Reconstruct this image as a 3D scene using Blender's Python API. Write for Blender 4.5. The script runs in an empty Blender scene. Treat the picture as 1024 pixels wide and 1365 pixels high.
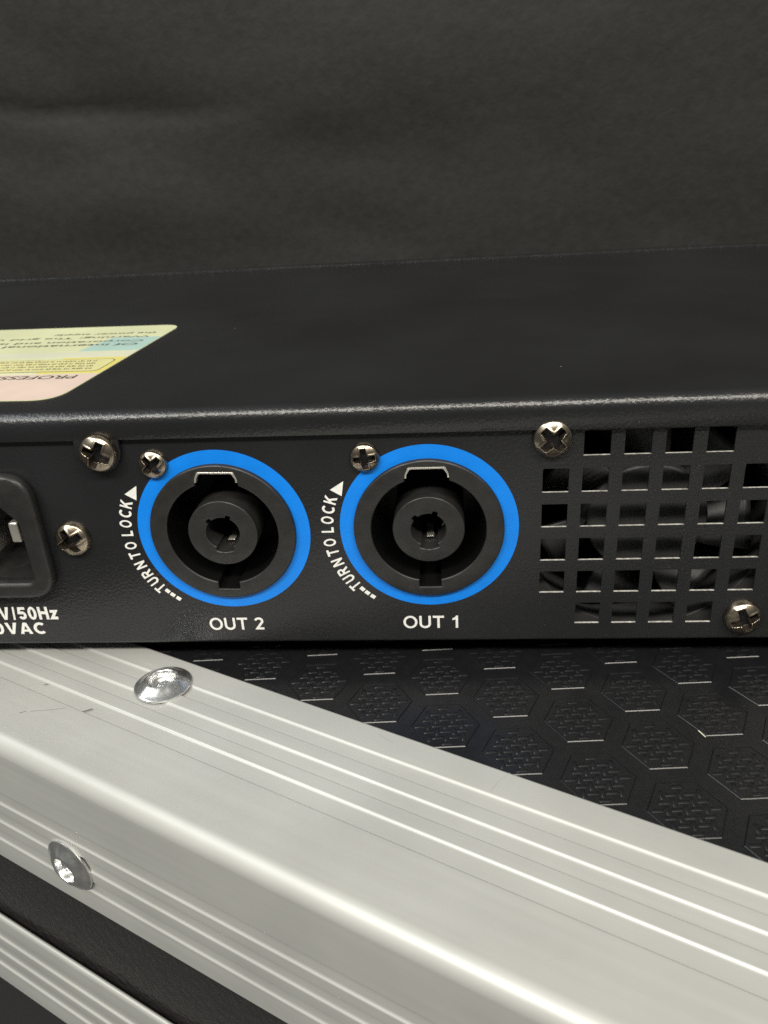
import bpy, bmesh, math, random
from mathutils import Vector, Matrix, noise as mnoise
R = math.radians
MM = 0.001
scene = bpy.context.scene
col = scene.collection
rng = random.Random(7)

# ------------------------------------------------------------------ camera
CAM = Vector((-13.936, -113.435, 40.783)) * MM
YAW, PITCH, ROLL = -0.0951, -0.4389, -0.0618
fw = Vector((math.sin(YAW) * math.cos(PITCH), math.cos(YAW) * math.cos(PITCH), math.sin(PITCH)))
rt0 = Vector((math.cos(YAW), -math.sin(YAW), 0))
up0 = rt0.cross(fw)
rt = rt0 * math.cos(ROLL) + up0 * math.sin(ROLL)
up = rt.cross(fw)
cd = bpy.data.cameras.new('camera')
cam = bpy.data.objects.new('camera', cd)
col.objects.link(cam)
m = Matrix((rt, up, -fw)).transposed().to_4x4()
m.translation = CAM
cam.matrix_world = m
cd.sensor_width = 36
cd.lens = 36 * 1054.8 / 1365
cd.clip_start = 0.002
cd.clip_end = 20
cd.dof.use_dof = True
cd.dof.focus_distance = 0.122
cd.dof.aperture_fstop = 42
scene.camera = cam

# ------------------------------------------------------------------ light
w = bpy.data.worlds.new('World')
scene.world = w
w.use_nodes = True
w.node_tree.nodes['Background'].inputs[0].default_value = (0.97, 1.0, 0.95, 1)
w.node_tree.nodes['Background'].inputs[1].default_value = 0.16

def area(name, loc, target, sx, sy, power, color):
    l = bpy.data.lights.new(name, 'AREA')
    l.shape = 'RECTANGLE'
    l.size, l.size_y, l.energy, l.color = sx, sy, power, color
    o = bpy.data.objects.new(name, l)
    col.objects.link(o)
    o.location = loc
    o.rotation_euler = (Vector(target) - Vector(loc)).to_track_quat('-Z', 'Y').to_euler()
    return o

area('ceiling_lamp', (0.06, -0.60, 0.70), (0.0, 0.0, -0.03), 1.3, 0.09, 16.5, (1.0, 0.96, 0.85))
area('side_lamp', (-0.62, -0.20, 0.72), (0.0, 0.0, -0.03), 1.1, 0.10, 5.6, (0.94, 0.985, 1.0))

scene.view_settings.view_transform = 'Standard'
scene.view_settings.look = 'None'
scene.view_settings.exposure = 0.0
scene.view_settings.gamma = 1.0
scene.view_settings.use_curve_mapping = False
scene.cycles.use_denoising = False      # the photograph is grainy too
scene.cycles.max_bounces = 8

# ------------------------------------------------------------------ materials
def mat(name, base, rough=0.5, metal=0.0, spec=0.5, bump=None, var=None, rvar=None, coat=0.0, dust=False):
    """bump: list of (noise scale per metre, strength, distance in mm, detail); var: (scale, amount);
    rvar: (scale, amount, stretch) roughness variation"""
    M = bpy.data.materials.new(name)
    M.use_nodes = True
    nt = M.node_tree
    b = nt.nodes['Principled BSDF']
    b.inputs['Base Color'].default_value = (*base, 1)
    b.inputs['Roughness'].default_value = rough
    b.inputs['Metallic'].default_value = metal
    b.inputs['Specular IOR Level'].default_value = spec
    b.inputs['Coat Weight'].default_value = coat
    tc = nt.nodes.new('ShaderNodeTexCoord')
    prev = None
    for (sc, st, dist, det) in (bump or []):
        n = nt.nodes.new('ShaderNodeTexNoise')
        n.inputs['Scale'].default_value = sc
        n.inputs['Detail'].default_value = det
        nt.links.new(tc.outputs['Object'], n.inputs['Vector'])
        bp = nt.nodes.new('ShaderNodeBump')
        bp.inputs['Strength'].default_value = st
        bp.inputs['Distance'].default_value = dist * MM
        nt.links.new(n.outputs['Fac'], bp.inputs['Height'])
        if prev:
            nt.links.new(prev.outputs['Normal'], bp.inputs['Normal'])
        prev = bp
    if prev:
        nt.links.new(prev.outputs['Normal'], b.inputs['Normal'])
    if var:
        n = nt.nodes.new('ShaderNodeTexNoise')
        n.inputs['Scale'].default_value = var[0]
        n.inputs['Detail'].default_value = 5
        nt.links.new(tc.outputs['Object'], n.inputs['Vector'])
        r = nt.nodes.new('ShaderNodeValToRGB')
        a = var[1]
        r.color_ramp.elements[0].position = 0.3
        r.color_ramp.elements[1].position = 0.7
        r.color_ramp.elements[0].color = (*[c * (1 - a) for c in base], 1)
        r.color_ramp.elements[1].color = (*[min(1, c * (1 + a)) for c in base], 1)
        nt.links.new(n.outputs['Fac'], r.inputs['Fac'])
        nt.links.new(r.outputs['Color'], b.inputs['Base Color'])
    if dust:
        v = nt.nodes.new('ShaderNodeTexVoronoi')
        v.inputs['Scale'].default_value = 90
        nt.links.new(tc.outputs['Object'], v.inputs['Vector'])
        lt = nt.nodes.new('ShaderNodeMath'); lt.operation = 'LESS_THAN'; lt.inputs[1].default_value = 0.013
        nt.links.new(v.outputs['Distance'], lt.inputs[0])
        mx = nt.nodes.new('ShaderNodeMixRGB')
        src = b.inputs['Base Color'].links[0].from_socket
        nt.links.new(lt.outputs[0], mx.inputs['Fac'])
        nt.links.new(src, mx.inputs['Color1'])
        mx.inputs['Color2'].default_value = (0.22, 0.21, 0.19, 1)
        nt.links.new(mx.outputs['Color'], b.inputs['Base Color'])
    if rvar:
        n = nt.nodes.new('ShaderNodeTexNoise')
        n.inputs['Scale'].default_value = rvar[0]
        n.inputs['Detail'].default_value = 4
        mp = nt.nodes.new('ShaderNodeMapping')
        mp.inputs['Scale'].default_value = rvar[2]
        nt.links.new(tc.outputs['Object'], mp.inputs['Vector'])
        nt.links.new(mp.outputs['Vector'], n.inputs['Vector'])
        mr = nt.nodes.new('ShaderNodeMapRange')
        mr.inputs['From Min'].default_value = 0.3
        mr.inputs['From Max'].default_value = 0.7
        mr.inputs['To Min'].default_value = rough - rvar[1]
        mr.inputs['To Max'].default_value = rough + rvar[1]
        nt.links.new(n.outputs['Fac'], mr.inputs['Value'])
        nt.links.new(mr.outputs['Result'], b.inputs['Roughness'])
    return M

M_powder = mat('black powder coat', (0.0122, 0.0123, 0.0137), 0.31, bump=[(2000, 0.9, 0.085, 3)], var=(30, 0.25), rvar=(25, 0.06, (1, 1, 1)), dust=True)
M_steel_lit = mat('sheared steel lit sill', (0.52, 0.50, 0.46), 0.4, 0.25, var=(1500, 0.5), bump=[(6000, 0.4, 0.02, 2)])
M_plastic = mat('black moulded plastic', (0.0150, 0.0147, 0.0142), 0.46, bump=[(2600, 0.5, 0.05, 2)], var=(450, 0.25), dust=True)
M_cavity_shade = mat('shaded socket cavity', (0.004, 0.004, 0.004), 0.35, spec=0.3)  # near-black colour paints in the shade of the socket cavity
M_gloss = mat('dark fan plastic', (0.034, 0.034, 0.034), 0.5)
M_blue = mat('blue paint', (0.0, 0.19, 0.72), 0.45, bump=[(2300, 0.5, 0.04, 2)], var=(300, 0.06))
M_white = mat('white print', (0.74, 0.73, 0.70), 0.6, var=(1800, 0.10))
M_screw = mat('nickel screw', (0.32, 0.27, 0.21), 0.29, 1.0, bump=[(1600, 0.18, 0.03, 3)], var=(700, 0.22))
M_recess_shade = mat('shaded screw recess', (0.07, 0.055, 0.045), 0.45, 0.7)  # darker metal stands in for the shade inside the cross recess
M_clip = mat('bright spring steel', (0.78, 0.74, 0.67), 0.3, 0.8, bump=[(2500, 0.3, 0.02, 2)])
M_alu = mat('satin anodised aluminium', (0.435, 0.435, 0.415), 0.48, 0.28, bump=[(3500, 0.10, 0.012, 2)], var=(60, 0.06), rvar=(700, 0.07, (0.03, 1, 1)))
M_rivet = mat('scuffed aluminium rivet', (0.70, 0.70, 0.69), 0.30, 0.95, bump=[(700, 0.5, 0.12, 5), (3000, 0.3, 0.03, 3)], var=(800, 0.2))
M_hex = mat('black embossed plastic', (0.0080, 0.0080, 0.0090), 0.32, bump=[(1800, 0.3, 0.04, 3)], var=(500, 0.15), dust=True)
M_lam = mat('black grained laminate', (0.018, 0.0160, 0.0155), 0.36, bump=[(620, 1.0, 0.5, 3)])
M_rubber = mat('black rubber', (0.015, 0.015, 0.015), 0.8)
M_paper = mat('black backdrop paper', (0.0228, 0.0215, 0.0195), 0.75, spec=0.3, bump=[(120, 0.7, 0.8, 5), (700, 0.6, 0.3, 3)], var=(260, 0.15))
M_floor = mat('dark floor', (0.05, 0.05, 0.05), 0.7)

# ------------------------------------------------------------------ helpers
def new_obj(name, me, parent=None, loc=(0, 0, 0), rot=(0, 0, 0), material=None):
    """loc in mm, in the space of the thing (things sit at world origin in x and y)"""
    o = bpy.data.objects.new(name, me)
    col.objects.link(o)
    o.location = Vector(loc) * MM
    o.rotation_euler = rot
    if parent:
        o.parent = parent
    if material and me and not me.materials:
        me.materials.append(material)
    return o

def weighted(o):
    md = o.modifiers.new('weighted_normal', 'WEIGHTED_NORMAL')
    md.weight = 100
    md.keep_sharp = True
    return o

def mesh_from(name, verts, faces, smooth=False, mm=True):
    me = bpy.data.meshes.new(name)
    k = MM if mm else 1
    me.from_pydata([(v[0] * k, v[1] * k, v[2] * k) for v in verts], [], faces)
    bm = bmesh.new()
    bm.from_mesh(me)
    bmesh.ops.recalc_face_normals(bm, faces=bm.faces)
    bm.to_mesh(me)
    bm.free()
    if smooth:
        me.polygons.foreach_set('use_smooth', [True] * len(me.polygons))
    return me

def eval_mesh(ob, name):
    dg = bpy.context.evaluated_depsgraph_get()
    me = bpy.data.meshes.new_from_object(ob.evaluated_get(dg))
    me.name = name
    data = ob.data
    bpy.data.objects.remove(ob)
    bpy.data.curves.remove(data)
    me.materials.clear()
    return me

def plate(name, outlines, y0, y1, bevel=0.0, axis='Y', angle=30):
    """flat plate from closed outlines (u, v) in mm (later ones are holes); spans y0..y1 along its axis.
    axis Y: (u, v) -> (x, z), front towards -y. axis Z: (u, v) -> (x, y)"""
    c = bpy.data.curves.new(name, 'CURVE')
    c.dimensions = '2D'
    c.fill_mode = 'BOTH'
    c.extrude = (y1 - y0) / 2 - bevel
    c.bevel_depth = bevel
    c.bevel_resolution = 2
    c.offset = -bevel
    for pts in outlines:
        s = c.splines.new('POLY')
        s.points.add(len(pts) - 1)
        for p, q in zip(s.points, pts):
            p.co = (q[0], q[1], 0, 1)
        s.use_cyclic_u = True
    ob = bpy.data.objects.new(name, c)
    col.objects.link(ob)
    me = eval_mesh(ob, name)
    mid = (y0 + y1) / 2
    for v in me.vertices:
        u, t, d = v.co
        v.co = (u * MM, (mid - d) * MM, t * MM) if axis == 'Y' else (u * MM, t * MM, (mid + d) * MM)
    bm = bmesh.new()
    bm.from_mesh(me)
    bmesh.ops.remove_doubles(bm, verts=bm.verts, dist=1e-7)
    bmesh.ops.recalc_face_normals(bm, faces=bm.faces)
    for f in bm.faces:
        f.smooth = True
    for e in bm.edges:
        if len(e.link_faces) == 2 and e.calc_face_angle(0) > R(angle):
            e.smooth = False
    bm.to_mesh(me)
    bm.free()
    return me

def circle(cx, cy, r, n=96, a0=0.0):
    return [(cx + r * math.cos(a0 + 2 * math.pi * i / n), cy + r * math.sin(a0 + 2 * math.pi * i / n)) for i in range(n)]

def rect(x0, z0, x1, z1):
    return [(x0, z0), (x1, z0), (x1, z1), (x0, z1)]

def round_poly(pts, rad, n=7):
    out = []
    N = len(pts)
    for i in range(N):
        p, a, b = Vector(pts[i]), Vector(pts[i - 1]), Vector(pts[(i + 1) % N])
        r = rad[i] if isinstance(rad, (list, tuple)) else rad
        da, db = (a - p).normalized(), (b - p).normalized()
        ang = da.angle(db)
        t = min(r / math.tan(ang / 2), (a - p).length * 0.49, (b - p).length * 0.49)
        s, e = p + da * t, p + db * t
        for k in range(n + 1):
            f = k / n
            out.append(tuple((s * (1 - f) + p * f) * (1 - f) + (p * (1 - f) + e * f) * f))
    return out

def extrude_profile(name, prof, x0, x1, closed=True, nx=1, smooth_angle=35):
    """prof: (y, z) points in mm swept along x"""
    verts, faces = [], []
    N = len(prof)
    for i in range(nx + 1):
        x = x0 + (x1 - x0) * i / nx
        verts += [(x, p[0], p[1]) for p in prof]
    for i in range(nx):
        for j in range(N if closed else N - 1):
            a, b = i * N + j, i * N + (j + 1) % N
            faces.append((a, b, b + N, a + N))
    if closed:
        faces.append(tuple(range(N)))
        faces.append(tuple(range(nx * N, nx * N + N)))
    me = mesh_from(name, verts, faces, True)
    sharp(me, smooth_angle)
    return me

def sharp(me, angle):
    bm = bmesh.new()
    bm.from_mesh(me)
    for f in bm.faces:
        f.smooth = True
    for e in bm.edges:
        if len(e.link_faces) == 2 and e.calc_face_angle(0) > R(angle):
            e.smooth = False
    bm.to_mesh(me)
    bm.free()

def lathe(name, prof, n=64, smooth_angle=30, warp=None):
    """prof: (r, h) points, axis +Z"""
    verts, faces = [], []
    for (r, h) in prof:
        for i in range(n):
            a = 2 * math.pi * i / n
            rr, hh = (r, h) if warp is None else warp(r, h, a)
            verts.append((rr * math.cos(a), rr * math.sin(a), hh))
    for j in range(len(prof) - 1):
        for i in range(n):
            k = (i + 1) % n
            faces.append((j * n + i, j * n + k, (j + 1) * n + k, (j + 1) * n + i))
    verts.append((0, 0, prof[-1][1]))
    c = len(verts) - 1
    b = (len(prof) - 1) * n
    for i in range(n):
        faces.append((b + i, b + (i + 1) % n, c))
    me = mesh_from(name, verts, faces, True)
    sharp(me, smooth_angle)
    return me

def text_mesh(name, body, x0, z0, x1, z1, bold=0.0, space=1.0, shear=0.0):
    """built-in font, fitted into a box (mm), flat in the local XZ plane facing -Y"""
    c = bpy.data.curves.new(name, 'FONT')
    c.body = body
    c.size = 1
    c.offset = bold
    c.space_character = space
    c.shear = shear
    c.extrude = 0
    ob = bpy.data.objects.new(name, c)
    col.objects.link(ob)
    me = eval_mesh(ob, name)
    xs = [v.co.x for v in me.vertices]
    ys = [v.co.y for v in me.vertices]
    ax, bx, ay, by = min(xs), max(xs), min(ys), max(ys)
    for v in me.vertices:
        v.co = ((x0 + (v.co.x - ax) / (bx - ax) * (x1 - x0)) * MM, 0, (z0 + (v.co.y - ay) / (by - ay) * (z1 - z0)) * MM)
    return me

def root(name, label, cat, loc=(0, 0, 0), rotz=0.0):
    e = bpy.data.objects.new(name, None)
    e.empty_display_size = 0.02
    col.objects.link(e)
    e.location = Vector(loc) * MM
    e.rotation_euler = (0, 0, rotz)
    e['label'] = label
    e['category'] = cat
    return e

# ================================================================== setting
FLOOR_Z = -260.0
me = mesh_from('floor', [(-1500, -1500, 0), (1500, -1500, 0), (1500, 1500, 0), (-1500, 1500, 0)], [(0, 1, 2, 3)])
o = new_obj('floor', me, None, (0, 0, FLOOR_Z), material=M_floor)
o['kind'] = 'structure'

FOLD_Z = 59.0
def backdrop_mesh():
    verts, faces = [], []
    nx, nz = 220, 200
    X0, X1, Z0, Z1 = -520, 480, FLOOR_Z + 2, 420
    for j in range(nz + 1):
        z = Z0 + (Z1 - Z0) * j / nz
        for i in range(nx + 1):
            x = X0 + (X1 - X0) * i / nx
            y = 300 - 0.10 * (z + 40)
            # soft crumples of the hung paper
            y += 4 * mnoise.noise(Vector((x * 0.008, z * 0.016, 3.1)))
            y += 1.6 * mnoise.noise(Vector((x * 0.022 + z * 0.012, z * 0.034, 8.4)))
            # long sharp fold coming in from the left
            zc = FOLD_Z + 8.0 * math.exp(-max(-40, x + 226) / 14) + 1.2 * math.sin(x * 0.06)
            fade = 1 / (1 + math.exp((x + 120) / 16))
            d = z - zc
            y += fade * 3.6 * math.exp(-abs(d) / 6.0) + 1.4 * math.exp(-((d + 22) / 14) ** 2) / (1 + math.exp((x + 40) / 25))
            d2 = (z - 2) + 0.40 * (x + 60)
            y += 1.0 * math.exp(-(d2 / 12) ** 2) * math.exp(-((x + 70) / 70) ** 2)
            verts.append((x, y, z))
    for j in range(nz):
        for i in range(nx):
            a = j * (nx + 1) + i
            faces.append((a, a + 1, a + nx + 2, a + nx + 1))
    return mesh_from('backdrop', verts, faces, True)
o = new_obj('backdrop', backdrop_mesh(), material=M_paper)
o['kind'] = 'structure'

# ================================================================== flight case
ANG = -0.45463            # heading of the edge trim
TOPZ = -40.5              # top face of the trim
EDGE_N = -27.75           # inner edge of the top leg
FRONT_N = -57.6           # front face of the trim
LOWZ = TOPZ - (EDGE_N - FRONT_N)
S0, S1, N1 = -235.0, 190.0, 195.0
case = root('flight_case', 'black flight case with riveted ribbed aluminium edging, under the amplifier', 'case', (0, 0, FLOOR_Z), ANG)
CZ = -FLOOR_Z             # case-local z offset

GROOVES = [(5.05, 7.75), (10.15, 12.75), (15.1, 18.15)]
def leg_profile(length, depth=0.32):
    """(distance from free edge, height) along one leg, from the free edge inwards"""
    p = [(0.0, -0.45), (0.10, -0.14), (0.45, 0.0)]
    for a, b in GROOVES:
        p += [(a - 0.22, 0.0), (a - 0.08, -0.035), (a + 0.05, -0.15), (a + 0.20, -depth + 0.05), (a + 0.42, -depth + 0.01),
              (b - 0.10, -depth - 0.05), (b - 0.01, -depth - 0.05), (b + 0.03, -0.05), (b + 0.14, 0.0)]
    return p

def corner_profile():
    L = -FRONT_N + EDGE_N
    rad = 2.6
    prof = []
    for d, h in leg_profile(L):
        prof.append((EDGE_N - d, TOPZ + h))
    cy, cz = FRONT_N + rad, TOPZ - rad
    for k in range(13):
        a = math.pi / 2 + (math.pi / 2) * k / 12
        prof.append((cy + rad * math.cos(a), cz + rad * math.sin(a)))
    for d, h in reversed(leg_profile(L)):
        prof.append((FRONT_N - h, LOWZ + d))
    t = 1.5
    prof += [(FRONT_N + t, LOWZ), (FRONT_N + t, TOPZ - t), (EDGE_N, TOPZ - t)]
    return [(y, z + CZ) for y, z in prof]

trim = weighted(new_obj('edge_trim', extrude_profile('edge_trim', corner_profile(), S0, S1, True, 1, 65), case, material=M_alu))

PANEL_Z = TOPZ - 1.5      # top skin under the trim
me = plate('top_panel', [rect(S0, FRONT_N + 1.55, S1, N1)], PANEL_Z - 9 + CZ, PANEL_Z - 0.01 + CZ, axis='Z')
top_panel = new_obj('top_panel', me, case, material=M_hex)

# ---- embossed hexagons, each a raised pad with a woven face
HS = 7.22                 # lattice side
def hex_pad_mesh():
    smooth_from = []
    apo = HS * math.sqrt(3) / 2 - 1.32
    side = apo * 2 / math.sqrt(3)
    H = 0.17
    verts, faces = [], []
    def ring(r, z):
        s = len(verts)
        for i in range(6):
            a = R(60 * i)
            verts.append((r * math.cos(a), r * math.sin(a), z))
        return s
    r0, r1, r2 = ring(side + 0.02, 0), ring(side, H - 0.11), ring(side - 0.13, H)
    r3 = ring(side - 0.16, H - 0.12)
    for a, b in ((r0, r1), (r1, r2), (r2, r3)):
        for i in range(6):
            k = (i + 1) % 6
            faces.append((a + i, a + k, b + k, b + i))
    faces.append(tuple(r3 + i for i in range(6)))
    p = 1.36
    def inside(x, y, mrg):
        for i in range(6):
            a = R(30 + 60 * i)
            if x * math.cos(a) + y * math.sin(a) > (side - 0.16) * math.sqrt(3) / 2 - mrg:
                return False
        return True
    for i in range(-6, 7):
        for j in range(-6, 7):
            x, y = i * p, j * p
            hx, hy = (0.84, 0.30) if (i + j) % 2 else (0.30, 0.84)
            if not all(inside(x + sx * hx, y + sy * hy, 0.02) for sx in (-1, 1) for sy in (-1, 1)):
                continue
            s = len(verts)
            # low rounded strand, higher in its middle
            lv = ((1.0, H - 0.13), (0.90, H - 0.07), (0.66, H + 0.01), (0.36, H + 0.035))
            for k, z in lv:
                for sx, sy in ((-1, -1), (1, -1), (1, 1), (-1, 1)):
                    verts.append((x + sx * hx * k, y + sy * hy * k, z))
            for q4 in range(3):
                b4 = s + 4 * q4
                for q in range(4):
                    faces.append((b4 + q, b4 + (q + 1) % 4, b4 + 4 + (q + 1) % 4, b4 + 4 + q))
                    smooth_from.append(len(faces) - 1)
            faces.append((s + 12, s + 13, s + 14, s + 15))
            smooth_from.append(len(faces) - 1)
    verts = [(x * 0.95, y, z) for x, y, z in verts]
    me = mesh_from('hex_pad', verts, faces)
    for f in smooth_from:
        me.polygons[f].use_smooth = True
    return me
pad_me = hex_pad_mesh()
pad_me.materials.append(M_hex)
# lattice in world axes: heading of the flat sides is the trim heading plus 30 degrees
hrot = R(30)
ca, sa = math.cos(ANG + hrot), math.sin(ANG + hrot)
ORG = (-6.76, 3.20)        # one pad centre (world x, y)
for i in range(-9, 13):
    for j in range(-8, 9):
        u, v = i * 1.425 * HS, (j + (0.5 if i % 2 else 0)) * HS * math.sqrt(3)
        x, y = ORG[0] + u * ca - v * sa, ORG[1] + u * sa + v * ca
        s_ = x * math.cos(ANG) + y * math.sin(ANG)
        n_ = -x * math.sin(ANG) + y * math.cos(ANG)
        if n_ < EDGE_N - 5.5 or y > 26 or x < -75 or x > 105 or y < -72:
            continue
        new_obj('hex_pad', pad_me, top_panel, (s_, n_, PANEL_Z + CZ), (0, 0, hrot))

# ---- front skin and the closing extrusion below it
SKIN_N = FRONT_N + 1.52
me = plate('front_panel', [rect(S0, 1.0, S1, PANEL_Z - 9.05 + CZ)], SKIN_N, SKIN_N + 9, axis='Y')
new_obj('front_panel', me, case, material=M_lam)
# closed back and sides (never in view)
me = plate('side_panel', [rect(SKIN_N + 9.05, 1.0, N1, PANEL_Z - 9.05 + CZ)], 0, 9, axis='Y')
for s in (S0, S1 - 9):
    new_obj('side_panel', me, case, (s + 9, 0, 0), (0, 0, R(90)), material=M_lam)
me = plate('back_panel', [rect(S0 + 9.1, 1.0, S1 - 9.1, PANEL_Z - 9.05 + CZ)], N1 - 9, N1, axis='Y')
new_obj('back_panel', me, case, material=M_lam)

def closing_profile():
    f = -58.0
    top, bot = -90.9, -115.2
    b = SKIN_N - 0.06
    prof = [(b, top - 3.2), (f + 1.1, top - 0.55), (f + 0.85, top - 0.18), (f + 0.55, top), (f + 0.28, top - 0.12), (f + 0.08, top - 0.5), (f, top - 1.1)]
    for zr in (-98.45, -103.8, -109.05):
        prof += [(f, zr + 3.35), (f + 0.10, zr + 3.1), (f + 0.36, zr + 2.8), (f + 0.40, zr + 0.45), (f + 0.36, zr + 0.2), (f + 0.16, zr + 0.04),
                 (f + 0.04, zr - 0.1), (f, zr - 0.3)]
    prof += [(f, bot + 0.4), (f + 0.15, bot + 0.12), (f + 0.5, bot), (b, bot)]
    return [(y, zz + CZ) for y, zz in prof]
weighted(new_obj('closing_trim', extrude_profile('closing_trim', closing_profile(), S0, S1, True, 1, 65), case, material=M_alu))

# ---- rivets
def rivet_mesh(seed):
    def warp(r, h, a):
        n1 = mnoise.noise(Vector((math.cos(a) * 1.3 + seed, math.sin(a) * 1.3, r * 0.7)))
        n2 = mnoise.noise(Vector((math.cos(a) * 3 + seed, math.sin(a) * 3, r * 1.4 + h)))
        k = 0.10 if r < 4.4 else 0.05
        return r * (1 + 0.018 * n1), h + (k * n2 if h > 0.15 else 0)
    prof = [(4.75, -0.02), (4.82, 0.18), (4.78, 0.36), (4.62, 0.46), (4.4, 0.52), (3.9, 0.78), (3.4, 1.08), (2.95, 1.36), (2.72, 1.48), (2.5, 1.52),
            (2.34, 1.46), (2.26, 1.30), (2.2, 0.70), (2.1, 0.38), (1.7, 0.30), (1.2, 0.34), (0.85, 0.62), (0.5, 0.70)]
    return lathe('rivet', prof, 72, 42, warp)
r1, r2 = rivet_mesh(1.7), rivet_mesh(5.2)
new_obj('rivet', r1, trim, (-53.3, -34.9, TOPZ + CZ), (0, 0, R(40)), M_rivet)
new_obj('rivet', r2, trim, (-56.2, FRONT_N, -61.0 + CZ), (R(90), 0, 0), M_rivet)
for s in (60.0, 150.0, -170.0):
    new_obj('rivet', r1, trim, (s, -34.9, TOPZ + CZ), (0, 0, R(s)), M_rivet)
    new_obj('rivet', r2, trim, (s - 3, FRONT_N, -61.0 + CZ), (R(90), 0, 0), M_rivet)

# ================================================================== amplifier
AX0, AX1, AY1 = -167.0, 128.0, 145.8
BOT, TOP = -37.54, 5.55
FOOT_Z = PANEL_Z + 0.42
amp = root('power_amplifier', 'black metal power amplifier with blue-ringed output sockets on its rear panel, lying on the case', 'amplifier', (0, 0, FOOT_Z))
AZ = -FOOT_Z
def azl(loc):
    return (loc[0], loc[1], loc[2] + AZ)
def apart(name, me, material, loc=(0, 0, 0), rot=(0, 0, 0), parent=None):
    return new_obj(name, me, parent or amp, azl(loc) if parent is None else loc, rot, material)

# ---- rear panel with its punched holes
C1, C2 = (-17.75, -15.72), (-51.21, -15.64)
holes = []
HW = 3.98
for r in range(6):
    for c in range(6):
        if r in (0, 5) and c in (0, 5):
            continue
        holes.append(rect(c * 6.0, -r * 6.0 - HW, c * 6.0 + HW, -r * 6.0))
outl = [rect(AX0, -36.75, AX1, 4.3)] + holes + [circle(*C1, 11.6), circle(*C2, 11.6)]
IEC_C = (-95.2, -15.35)
outl.append(rect(IEC_C[0] - 12.2, IEC_C[1] - 9.0, IEC_C[0] + 12.2, IEC_C[1] + 9.0))
me = plate('rear_panel', outl, 0.0, 0.42)
me.materials.append(M_powder)
me.materials.append(M_steel_lit)
for p in me.polygons:
    c = p.center / MM
    if p.normal.z > 0.7 and -0.5 < c.x < 36 and -36 < c.z < 0.5:
        p.material_index = 1  # bare steel on upward sills only, painting in the light from above
rear = apart('rear_panel', me, None)

# ---- bottom tray with a small fold radius
prof = [(0.0, -36.77)]
for k in range(7):
    a = math.pi + (math.pi / 2) * k / 6
    prof.append((0.78 + 0.78 * math.cos(a), BOT + 0.78 + 0.78 * math.sin(a)))
prof += [(AY1, BOT), (AY1, BOT + 0.8), (0.9, BOT + 0.8)]
apart('bottom_tray', extrude_profile('bottom_tray', prof, AX0, AX1), M_powder)

# ---- folded top cover with rear lip
def cover_mesh():
    verts, faces = [], []
    xs = [AX0 + (AX1 - AX0) * i / 60 for i in range(61)]
    rad, t = 2.0, 1.0
    def prof(x):
        lipz = 1.16 - 0.0072 * (x + 79)
        p = [(-0.02, lipz), (-0.95, lipz), (-1.0, lipz + 0.06)]
        for k in range(11):
            a = math.pi - (math.pi / 2) * k / 10
            p.append((-1.0 + rad + rad * math.cos(a), TOP - rad + rad * math.sin(a)))
        sag = 0
        for k in range(1, 9):
            p.append((1.05 + (AY1 - 0.8 - 1.05) * k / 8, TOP))
        p += [(AY1 - 0.3, TOP - 0.2), (AY1, TOP - 0.8), (AY1, BOT + 0.9), (AY1 - t, BOT + 0.9), (AY1 - t, TOP - t), (0.3, TOP - t), (-0.02, TOP - t - 0.3)]
        return p
    N = len(prof(0))
    for x in xs:
        verts += [(x, y, z) for y, z in prof(x)]
    for i in range(60):
        for j in range(N):
            a, b = i * N + j, i * N + (j + 1) % N
            faces.append((a, b, b + N, a + N))
    me = mesh_from('top_cover', verts, faces, True)
    sharp(me, 40)
    return me
apart('top_cover', cover_mesh(), M_powder)
me = plate('side_wall', [[(0.85, BOT + 0.82), (AY1 - 1.05, BOT + 0.82), (AY1 - 1.05, TOP - 1.02), (0.85, TOP - 1.02)]], 0, 1.0)
for x in (AX0, AX1 - 1.0):
    apart('side_wall', me, M_powder, (x + 1.0, 0, 0), (0, 0, R(90)))
# back edge: lip of the front panel standing a hair above the cover
apart('front_plate', plate('front_plate', [round_poly(rect(AX0 - 4, BOT - 0.4, AX1 + 4, TOP + 0.35), 1.0)], AY1 + 0.05, AY1 + 3.0, 0.3), M_powder)
# round lug of the lip round the left cover screw
pts = [(-72.6, 1.6), (-72.6, -0.8)] + [(-69.0 + 3.6 * math.cos(a), -0.8 + 3.4 * math.sin(a)) for a in [math.pi + math.pi * k / 16 for k in range(1, 16)]] + [(-65.4, -0.8), (-65.4, 1.6)]
apart('cover_lug', plate('cover_lug', [pts], -0.98, -0.02, 0.12), M_powder)

# ---- rubber feet
foot = lathe('foot', [(5.2, 0), (5.6, 0.3), (5.2, BOT - FOOT_Z), (3, BOT - FOOT_Z)], 40)
for x, y in ((-45, 24), (100, 24), (-120, 128), (100, 128)):
    new_obj('foot', foot, amp, (x, y, 0), material=M_rubber)

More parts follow.
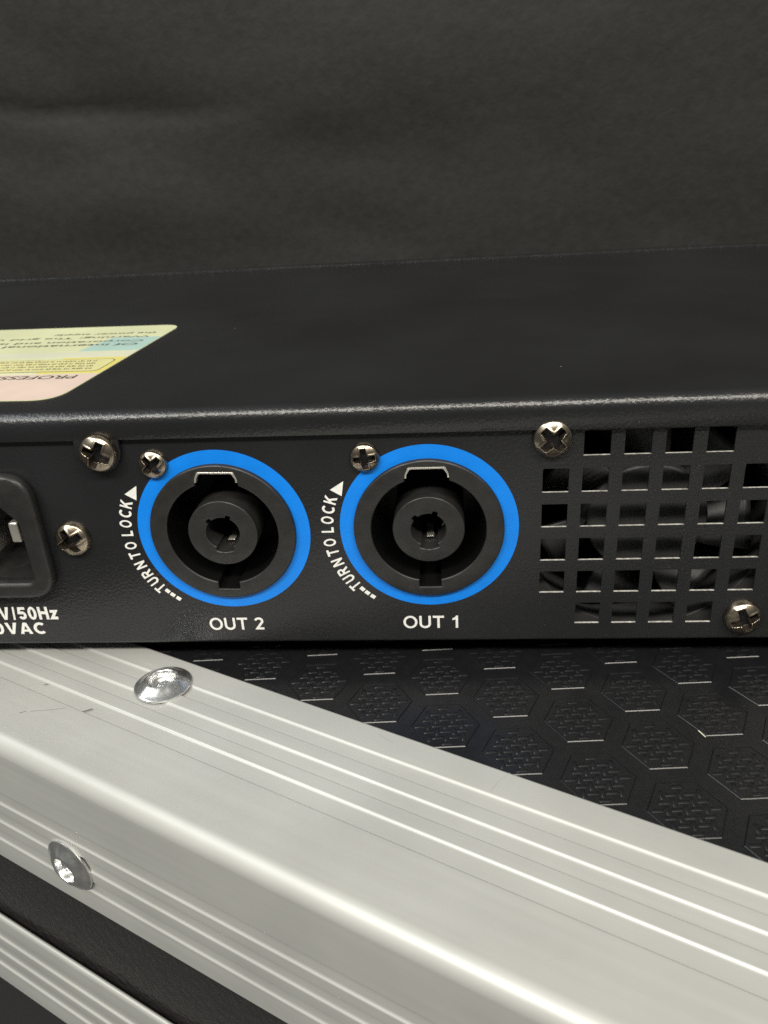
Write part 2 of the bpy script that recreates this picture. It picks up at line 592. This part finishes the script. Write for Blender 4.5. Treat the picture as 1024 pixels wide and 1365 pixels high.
# ---- screws
def screw_mesh(rad, h):
    nr, na = 46, 144
    verts, faces = [], []
    L, W, D = rad * 0.68, rad * 0.20, h * 1.45
    def height(r, a):
        t = r / rad
        z = h * (1 - 0.55 * t ** 2.6)
        if t > 0.86:
            k = (t - 0.86) / 0.14
            z = h * (1 - 0.55 * 0.86 ** 2.6) * math.sqrt(max(0.0, 1 - k * k)) * 0.9 + z * 0.1 * (1 - k)
        x, y = r * math.cos(a), r * math.sin(a)
        x, y = abs(x), abs(y)
        if y > x:
            x, y = y, x
        # phillips wing: tapers towards its tip, flared sides, rounded inner corners
        wing = W * (1.12 - 0.30 * x / L) + 0.30 * W * math.exp(-(x / (0.40 * L)) ** 2 * 2)
        s = min((wing - y), (L - x)) / (0.05 * rad)
        s = max(0.0, min(1.0, s + 0.5))
        s = s * s * (3 - 2 * s)
        depth = D * (1.0 - 0.55 * (x / L) ** 1.5) + 0.1 * h
        rim = 0.05 * h * math.exp(-((min(wing - y, L - x) + 0.07 * rad) / (0.06 * rad)) ** 2)
        return z - depth * s + rim * (1 - s)
    verts.append((0, 0, height(0, 0)))
    for j in range(1, nr + 1):
        t = j / nr
        r = rad * t if t < 0.8 else rad * (0.8 + 0.2 * math.sin((t - 0.8) / 0.2 * math.pi / 2))
        for i in range(na):
            a = 2 * math.pi * i / na
            verts.append((r * math.cos(a), r * math.sin(a), height(r, a)))
    for i in range(na):
        verts.append((rad * math.cos(2 * math.pi * i / na), rad * math.sin(2 * math.pi * i / na), -0.1))
    for i in range(na):
        faces.append((0, 1 + i, 1 + (i + 1) % na))
    for j in range(nr):
        for i in range(na):
            k = (i + 1) % na
            a, b = 1 + j * na, 1 + (j + 1) * na
            faces.append((a + i, b + i, b + k, a + k))
    me = mesh_from('screw', verts, faces, True)
    sharp(me, 60)
    me.materials.append(M_screw)
    me.materials.append(M_recess_shade)
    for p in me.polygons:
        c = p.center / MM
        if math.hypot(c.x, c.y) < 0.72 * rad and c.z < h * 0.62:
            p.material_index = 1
    return me
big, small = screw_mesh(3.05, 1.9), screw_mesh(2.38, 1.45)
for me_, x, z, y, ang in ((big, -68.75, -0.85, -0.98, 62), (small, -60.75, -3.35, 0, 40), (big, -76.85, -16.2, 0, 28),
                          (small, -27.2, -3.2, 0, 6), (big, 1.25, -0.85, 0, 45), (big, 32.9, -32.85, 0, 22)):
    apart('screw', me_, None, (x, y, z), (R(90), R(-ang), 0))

# ---- speaker output sockets
def cavity_outline(rc, top_w, top_r, bot_w, bot_r, rot):
    """socket opening: round with a wide latch notch on top and a narrow key slot below"""
    pts = []
    at, ab = math.asin(top_w / rc), math.asin(bot_w / rc)
    def arc(a0, a1, n):
        for k in range(n + 1):
            a = a0 + (a1 - a0) * k / n
            pts.append((rc * math.cos(a), rc * math.sin(a)))
    # anticlockwise from right side of the top notch
    arc(math.pi / 2 + at, 3 * math.pi / 2 - ab, 40)
    pts.extend([(-bot_w, -bot_r), (bot_w, -bot_r)])
    arc(3 * math.pi / 2 + ab, 5 * math.pi / 2 - at, 40)
    pts.extend([(top_w * 0.98, top_r - 1.1), (top_w * 0.86, top_r - 0.15), (top_w * 0.78, top_r), (-top_w * 0.78, top_r), (-top_w * 0.86, top_r - 0.15), (-top_w * 0.98, top_r - 1.1)])
    c, s = math.cos(rot), math.sin(rot)
    return [(x * c - y * s, x * s + y * c) for x, y in pts]

def bore_outline(rot):
    pts = []
    for k in range(120):
        a = 2 * math.pi * k / 120
        d = math.degrees(a)
        r = 2.78
        if 62 < d < 78 or 128 < d < 146:
            r = 3.3
        if 243 < d < 300:
            r = 3.45
        pts.append((r * math.cos(a + rot), r * math.sin(a + rot)))
    return pts

def socket(cx, cz, rot):
    DEEP = 13.0
    FACE = -0.95
    ring = plate('blue_ring', [circle(0, 0, 14.28, 128), circle(0, 0, 11.75, 128)], -0.06, -0.004)
    face = plate('socket_shell', [circle(0, 0, 12.0, 128), cavity_outline(9.15, 3.45, 10.85, 1.78, 10.35, rot)], FACE, DEEP, 0.28)
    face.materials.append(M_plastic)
    face.materials.append(M_cavity_shade)
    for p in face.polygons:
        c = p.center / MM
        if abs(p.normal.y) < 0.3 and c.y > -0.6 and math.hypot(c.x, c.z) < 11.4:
            p.material_index = 1
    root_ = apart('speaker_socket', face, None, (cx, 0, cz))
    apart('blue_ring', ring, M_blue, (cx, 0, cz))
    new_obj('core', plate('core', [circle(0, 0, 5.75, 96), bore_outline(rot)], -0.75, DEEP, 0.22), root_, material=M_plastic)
    new_obj('socket_floor', plate('socket_floor', [circle(0, 0, 11.5, 64)], DEEP + 0.02, DEEP + 1.0), root_, material=M_cavity_shade)
    # sprung latch lining the upper notch
    w_, t_ = 3.45, 10.85
    out = [(-w_ * 1.0, t_ - 1.75), (-w_ * 0.98, t_ - 1.1), (-w_ * 0.86, t_ - 0.15), (-w_ * 0.78, t_), (w_ * 0.78, t_), (w_ * 0.86, t_ - 0.15), (w_ * 0.98, t_ - 1.1), (w_ * 1.0, t_ - 1.75)]
    k = 0.27
    inn = [(w_ * 1.0 - k, t_ - 1.75), (w_ * 0.98 - k, t_ - 1.15), (w_ * 0.84 - k * 0.8, t_ - 0.15 - k), (w_ * 0.74 - k * 0.5, t_ - k), (-w_ * 0.74 + k * 0.5, t_ - k), (-w_ * 0.84 + k * 0.8, t_ - 0.15 - k), (-w_ * 0.98 + k, t_ - 1.15), (-w_ * 1.0 + k, t_ - 1.75)]
    c, s = math.cos(rot), math.sin(rot)
    poly = [(x * c - y * s, x * s + y * c) for x, y in out + inn]
    new_obj('latch_clip', plate('latch_clip', [poly], FACE - 0.05, 0.4, 0.05), root_, material=M_clip)
    # contact blades down in the core
    bl = plate('contact', [rect(-0.6, -0.07, 0.6, 0.07)], 3.0, 8.0, 0.02)
    new_obj('contact', bl, root_, (0.15 * c, 0, -3.0), (0, 0, 0), M_clip)
    bl2 = plate('contact', [rect(-0.06, -0.7, 0.06, 0.7)], 3.2, 8.0, 0.02)
    if cx > -30:
        new_obj('contact', bl2, root_, (2.5, 0, -0.6), (0, R(35), 0), M_clip)
    return root_
socket(*C1, R(0))
socket(*C2, R(-1.5))

# ---- mains inlet at the left edge
cx, cz = IEC_C
outer = round_poly(rect(cx - 14.0, cz - 11.3, cx + 14.0, cz + 11.3), 4.9, 10)
inner = round_poly([(cx - 10.7, cz - 8.3), (cx + 10.7, cz - 8.3), (cx + 10.7, cz + 2.9), (cx + 6.6, cz + 7.4), (cx - 6.6, cz + 7.4), (cx - 10.7, cz + 2.9)], 1.3, 5)
inlet = apart('mains_inlet', plate('mains_inlet', [outer, inner], -2.3, 0.0, 0.8), M_plastic)
new_obj('inlet_well', plate('inlet_well', [round_poly(rect(cx - 11.9, cz - 8.8, cx + 11.9, cz + 8.8), 1), inner], 0.02, 12), inlet, material=M_plastic)
new_obj('inlet_floor', plate('inlet_floor', [rect(cx - 11.5, cz - 8.5, cx + 11.5, cz + 8.5)], 12.02, 13), inlet, material=M_plastic)
pin = plate('pin', [round_poly(rect(-0.85, -1.9, 0.85, 1.9), 0.4, 3)], 2.2, 12, 0.35)
for dx, dz in ((6.9, -0.9), (-6.9, -0.9), (0, -4.6)):
    new_obj('pin', pin, inlet, (cx + dx, 0, cz + dz), material=M_clip)

# ---- cooling fan behind the punched holes
fx, fz = 17.4, -17.0
fan = apart('fan', plate('fan', [round_poly(rect(-20, -20, 20, 20), 2.5), circle(0, 0, 19.3, 96)], 3.2, 12.0, 0.2), M_gloss, (fx, 0, fz))
new_obj('hub', plate('hub', [circle(0, 0, 9.6, 64)], 4.2, 12.0, 0.6), fan, material=M_gloss)
verts, faces = [], []
for j in range(9):
    r = 9.3 + (18.2 - 9.3) * j / 8
    for side, yy in ((0, 5.0), (1, 10.5)):
        a = R(-18 if side == 0 else 20) + 0.02 * (r - 9) * (1 if side == 0 else 1)
        verts.append((r * math.cos(a), yy, r * math.sin(a)))
for j in range(8):
    faces.append((2 * j, 2 * j + 1, 2 * j + 3, 2 * j + 2))
blade = mesh_from('blade', verts, faces, True)
for k in range(7):
    b = new_obj('blade', blade, fan, (0, 0, 0), (0, R(360 / 7 * k + 12), 0), M_gloss)
    md = b.modifiers.new('thickness', 'SOLIDIFY')
    md.thickness = 0.0007

# ---- printed lettering: plain grotesque capitals drawn from their own outlines
def stroke(pts, w):
    """outline of a thick polyline with mitred joints and square ends"""
    P = [Vector(p) for p in pts]
    left, right_ = [], []
    for i, p in enumerate(P):
        d0 = (p - P[i - 1]).normalized() if i > 0 else None
        d1 = (P[i + 1] - p).normalized() if i < len(P) - 1 else None
        if d0 is None:
            d0 = d1
        if d1 is None:
            d1 = d0
        n0, n1 = Vector((-d0.y, d0.x)), Vector((-d1.y, d1.x))
        mt = (n0 + n1).normalized()
        k = min(2.2, 1 / max(0.3, mt.dot(n0)))
        left.append(tuple(p + mt * k * w / 2))
        right_.append(tuple(p - mt * k * w / 2))
    return left + right_[::-1]

def sarc(cx, cy, rx, ry, a0, a1, n=18):
    return [(cx + rx * math.cos(R(a0 + (a1 - a0) * k / n)), cy + ry * math.sin(R(a0 + (a1 - a0) * k / n))) for k in range(n + 1)]

def glyph_outline(ch, w):
    """(list of outlines, advance width) for cap height 1"""
    h = w / 2
    if ch in 'O0':
        wd = 0.98 if ch == 'O' else 0.66
        e = wd / 2
        return [sarc(e, 0.5, e, 0.515, 0, 348, 36), sarc(e, 0.5, e - w, 0.515 - w * 0.92, 0, 348, 36)], wd
    if ch == 'U':
        return [stroke([(h, 1), (h, 0.40)] + sarc(0.40, 0.36, 0.40 - h, 0.36 - h + 0.01, 180, 360, 20)[1:-1] + [(0.80 - h, 0.40), (0.80 - h, 1)], w)], 0.80
    if ch == 'T':
        return [[(0, 1), (0, 1 - w), (0.39 - h, 1 - w), (0.39 - h, 0), (0.39 + h, 0), (0.39 + h, 1 - w), (0.78, 1 - w), (0.78, 1)]], 0.78
    if ch == 'L':
        return [[(0, 0), (0.62, 0), (0.62, w), (w, w), (w, 1), (0, 1)]], 0.62
    if ch == 'H':
        m0 = 0.53 - h
        return [[(0, 0), (w, 0), (w, m0), (0.78 - w, m0), (0.78 - w, 0), (0.78, 0), (0.78, 1), (0.78 - w, 1), (0.78 - w, m0 + w), (w, m0 + w), (w, 1), (0, 1)]], 0.78
    if ch == 'N':
        return [[(0, 0), (w, 0), (w, 0.66), (0.80 - w, 0), (0.80, 0), (0.80, 1), (0.80 - w, 1), (0.80 - w, 0.34), (w, 1), (0, 1)]], 0.80
    if ch == 'K':
        return [[(0, 0), (w, 0), (w, 0.30), (0.34, 0.47), (0.58, 0), (0.84, 0), (0.48, 0.62), (0.82, 1), (0.55, 1), (w, 0.58), (w, 1), (0, 1)]], 0.84
    if ch == 'C':
        return [stroke(sarc(0.47, 0.5, 0.47 - h, 0.515 - h, 48, 312, 28), w)], 0.88
    if ch == 'R':
        o_ = [(0, 0), (w, 0), (w, 0.40), (0.36, 0.40), (0.60, 0), (0.86, 0), (0.60, 0.43)] + sarc(0.50, 0.71, 0.30, 0.29, -62, 90, 14) + [(0, 1)]
        i_ = [(w, 0.40 + w), (0.46, 0.40 + w)] + sarc(0.47, 0.71, 0.30 - w * 0.85, 0.29 - w, -90, 90, 12)[1:] + [(w, 1 - w)]
        return [o_, i_], 0.84
    if ch == 'V':
        return [[(0, 1), (0.33, 0), (0.33 + w * 1.1, 0), (0.86, 1), (0.86 - w * 1.15, 1), (0.43, 0.25), (w * 1.15, 1)]], 0.86
    if ch == 'A':
        return [[(0, 0), (w * 1.15, 0), (0.26, 0.20), (0.62, 0.20), (0.88 - w * 1.15, 0), (0.88, 0), (0.44 + w * 0.62, 1), (0.44 - w * 0.62, 1)],
                [(0.32, 0.20 + w * 0.9), (0.56, 0.20 + w * 0.9), (0.44, 0.74)]], 0.88
    if ch == '/':
        return [[(0.06, -0.02), (0.06 + w * 0.7, -0.02), (0.16 + w * 0.7, 1.02), (0.16, 1.02)]], 0.36
    if ch == '1':
        return [[(0.30, 0), (0.30 + w, 0), (0.30 + w, 1), (0.34, 1), (0.24, 0.86), (0.08, 0.78), (0.08, 0.62), (0.30, 0.70)]], 0.56
    if ch == '2':
        c = sarc(0.34, 0.70, 0.34 - h, 0.30 - h + 0.01, 165, -42, 18)
        return [stroke(c + [(0.17, h), (0.69, h)], w)], 0.70
    if ch == '5':
        return [stroke([(0.62, 1 - h), (0.17, 1 - h), (0.10, 0.54)] + sarc(0.33, 0.335, 0.33 - h, 0.33 - h, 118, -155, 20), w * 0.95)], 0.66
    if ch == 'z':
        return [stroke([(0.02, 0.74 - h), (0.46, 0.74 - h), (0.11, h), (0.56, h)], w)], 0.58
    return [], 0.36

def word_mesh(body, x0, z0, x1, z1, w=0.185, gap=0.14):
    """lettering fitted into a box (mm) on the rear panel; one flat mesh"""
    x = 0.0
    outs = []
    for ch in body:
        ol, adv = glyph_outline(ch, w)
        if not ol:
            x += adv
            continue
        outs += [[(px + x, pz) for px, pz in poly] for poly in ol]
        x += adv + gap
    ax, bx = min(p[0] for o_ in outs for p in o_), max(p[0] for o_ in outs for p in o_)
    kx, kz = (x1 - x0) / (bx - ax), (z1 - z0)
    outs = [[(x0 + (px - ax) * kx, z0 + pz * kz) for px, pz in o_] for o_ in outs]
    return plate('lettering', outs, -0.012, 0.0)

def lettering(body, x0, z0, x1, z1, w=0.168):
    return apart('lettering', word_mesh(body, x0, z0, x1, z1, w), M_white, (0, -0.02, 0))
lettering('OUT 2', -56.30, -34.68, -46.75, -32.26)
lettering('OUT 1', -22.60, -34.68, -13.35, -32.26)
lettering('V/50Hz', -94.0, -32.20, -83.05, -29.62, 0.215)
lettering('0VAC', -95.6, -35.20, -86.30, -32.85, 0.215)
LET = [('T', 219.8), ('U', 213.9), ('R', 208.0), ('N', 201.5), ('T', 194.5), ('O', 188.0), ('L', 179.9), ('O', 173.7), ('C', 167.2), ('K', 160.9)]
WID = {'T': 1.18, 'U': 1.20, 'R': 1.28, 'N': 1.26, 'O': 1.32, 'L': 0.95, 'C': 1.28, 'K': 1.32}
glyph = {}
for ch, _ in LET:
    if ch not in glyph:
        wd = WID[ch]
        glyph[ch] = word_mesh(ch, -wd / 2, -1.0, wd / 2, 1.0, 0.19)
        glyph[ch].materials.append(M_white)
sq = plate('print_mark', [rect(-0.42, -0.33, 0.42, 0.33)], -0.01, 0.0)
for (cx, cz) in (C1, C2):
    for ch, th in LET:
        rr = 16.32
        apart('lettering', glyph[ch], None, (cx + rr * math.cos(R(th)), -0.02, cz + rr * math.sin(R(th))), (0, -R(th - 90), 0))
    tri = plate('print_mark', [[(-13.12, 8.5), (-15.35, 7.08), (-13.57, 5.96)]], -0.03, -0.02)
    apart('print_mark', tri, M_white, (cx, 0, cz))
    for th in (224.2, 228.1, 232.3):
        apart('print_mark', sq, M_white, (cx + 15.9 * math.cos(R(th)), -0.02, cz + 15.9 * math.sin(R(th))), (0, -R(th - 90), 0))

# ---- dust and small marks
M_scuff = mat('dark scuff', (0.10, 0.095, 0.085), 0.7)
M_smudge = mat('grey rub mark', (0.30, 0.30, 0.285), 0.6)
def scuff(pts, wd, m_=M_scuff, z=TOPZ + CZ + 0.004):
    new_obj('scuff_mark', plate('scuff_mark', [stroke(pts, wd)], 0.0, 0.006, axis='Z'), trim, (0, 0, z), material=m_)
scuff([(-60.5, -46.0), (-59.6, -44.7)], 0.22)
scuff([(-72.6, -44.0), (-72.0, -43.4)], 0.13)
scuff([(-69.8, -50.9), (-69.2, -50.1)], 0.14)
scuff([(-68.5, -49.8), (-66.0, -48.2), (-63.8, -46.6)], 0.07)
scuff([(-14.5, -29.2), (-12.8, -29.6), (-11.5, -29.9)], 0.28, M_smudge)
for k in range(16):                      # hairline scratches
    u0, n0 = rng.uniform(-85, 35), rng.uniform(-55, -46.8)
    a0, l0 = rng.uniform(-0.5, 1.2), rng.uniform(0.8, 4.0)
    scuff([(u0, n0), (u0 + l0 * math.cos(a0), min(n0 + l0 * math.sin(a0), -46.3))], rng.uniform(0.03, 0.06), M_smudge)
scuff([(6.2, -27.95), (5.4, -30.2), (5.2, -32.3)], 0.13, M_smudge)
# ---- information sticker on the cover
def pcol(r, g, b):
    return tuple(((v * 0.95 / 255) ** 2.2) for v in (r, g, b))
M_lab = mat('sticker pale lime', pcol(207, 209, 170), 0.5, var=(45, 0.10))
M_pink = mat('sticker pink', pcol(211, 190, 178), 0.5, var=(120, 0.06))
M_yel = mat('sticker yellow', pcol(212, 200, 112), 0.5)
M_cyan = mat('sticker blue', pcol(166, 194, 186), 0.5, var=(60, 0.10))
M_pale = mat('sticker cream', pcol(205, 205, 182), 0.5, var=(50, 0.08))
M_field = mat('sticker light yellow', pcol(208, 203, 146), 0.5, var=(90, 0.08))
M_ink = mat('sticker ink', (0.07, 0.065, 0.05), 0.6)
LX, LY, LA = -76.0, 8.6, R(-2.9)
LW, V0, V1 = 85.0, -2.25, 54.2
sticker = apart('sticker', plate('sticker', [round_poly([(-LW, V0), (-1.75, V0), (-0.6, V1), (-LW, V1)], [4, 5.2, 4.2, 4], 9)], 0.0, 0.09, axis='Z'), M_lab, (LX, LY, TOP + 0.005), (0, 0, LA))
def right(v, inset=0.1):
    return -1.75 + 1.15 * (v - V0) / (V1 - V0) - inset
def band(name, v0, v1, m_, h, uleft=-LW + 2, inset=0.1, rad=None, skew=0.0):
    pts = [(uleft, v0), (right(v0, inset), v0), (right(v1, inset), v1), (uleft + skew, v1)]
    if rad:
        pts = round_poly(pts, rad, 7)
    return new_obj(name, plate(name, [pts], h, h + 0.012, axis='Z'), sticker, material=m_)
pk = round_poly([(-LW + 2, V0 + 0.08), (-1.86, V0 + 0.08), (right(13.6), 13.6), (-20.5, 13.6), (-19.5, 8.0), (-LW + 2, 6.0)], [0.1, 5.1, 0.1, 0.1, 0.5, 0.1], 9)
new_obj('print_band', plate('print_band', [pk], 0.094, 0.104, axis='Z'), sticker, material=M_pink)
band('print_band', 14.0, 25.4, M_yel, 0.094, uleft=-14.2)
band('print_band', 26.0, 30.2, M_pale, 0.094)
band('print_band', 30.8, 42.6, M_cyan, 0.094, uleft=-14.2, inset=0.15, skew=2.2)
band('print_frame', 15.2, 24.2, M_ink, 0.110, rad=[0.2, 1.4, 2.0, 0.2], inset=1.3)
band('print_field', 15.4, 24.0, M_field, 0.126, rad=[0.2, 1.3, 1.9, 0.2], inset=1.48)
def stext(body, uright, v0, v1, width, h, bold=0.0):
    """print seen upside down from here: starts at the right and runs left"""
    me_ = text_mesh('lettering', body, 0, 0, width, v1 - v0, bold)
    for vv in me_.vertices:
        vv.co = (-vv.co.x, -vv.co.z, 0)
    me_.flip_normals()
    new_obj('lettering', me_, sticker, (uright, v1, h), material=M_ink)
stext('PROFESSIONAL', -4.9, 10.4, 12.7, 26.4, 0.112, 0.018)
for k, tx in enumerate(('Of international Power', 'Corporation and is used', 'Warning: The grid voltage', 'the power supply')):
    stext(tx, -3.6, (35.2, 38.4, 42.4, 45.8)[k], (37.0, 40.4, 44.2, 47.6)[k], (44, 42, 46, 24)[k], 0.112, 0.014)
# rows of print too small to read
verts, faces = [], []
for k in range(4):
    v = 16.7 + k * 1.85
    u = -4.6 - 0.5 * k
    while u > -70:
        for g in range(rng.randint(2, 6)):
            wd, hh = rng.uniform(0.18, 0.34), rng.uniform(0.6, 1.05)
            s = len(verts)
            verts += [(u, v, 0), (u - wd, v, 0), (u - wd - 0.12, v + hh, 0), (u - 0.12, v + hh, 0)]
            faces.append((s, s + 1, s + 2, s + 3))
            u -= wd + 0.20
        u -= 0.35
new_obj('fine_print', mesh_from('fine_print', verts, faces), sticker, (0, 0, 0.142), material=M_ink)

# ---- a pale fibre of lint lying on the embossed top skin
new_obj('lint', plate('lint', [stroke([(27.46, -5.92), (28.70, -6.95)], 0.16)], 0.0, 0.02, axis='Z'), top_panel, (0, 0, PANEL_Z + CZ + 0.20), material=M_pale)
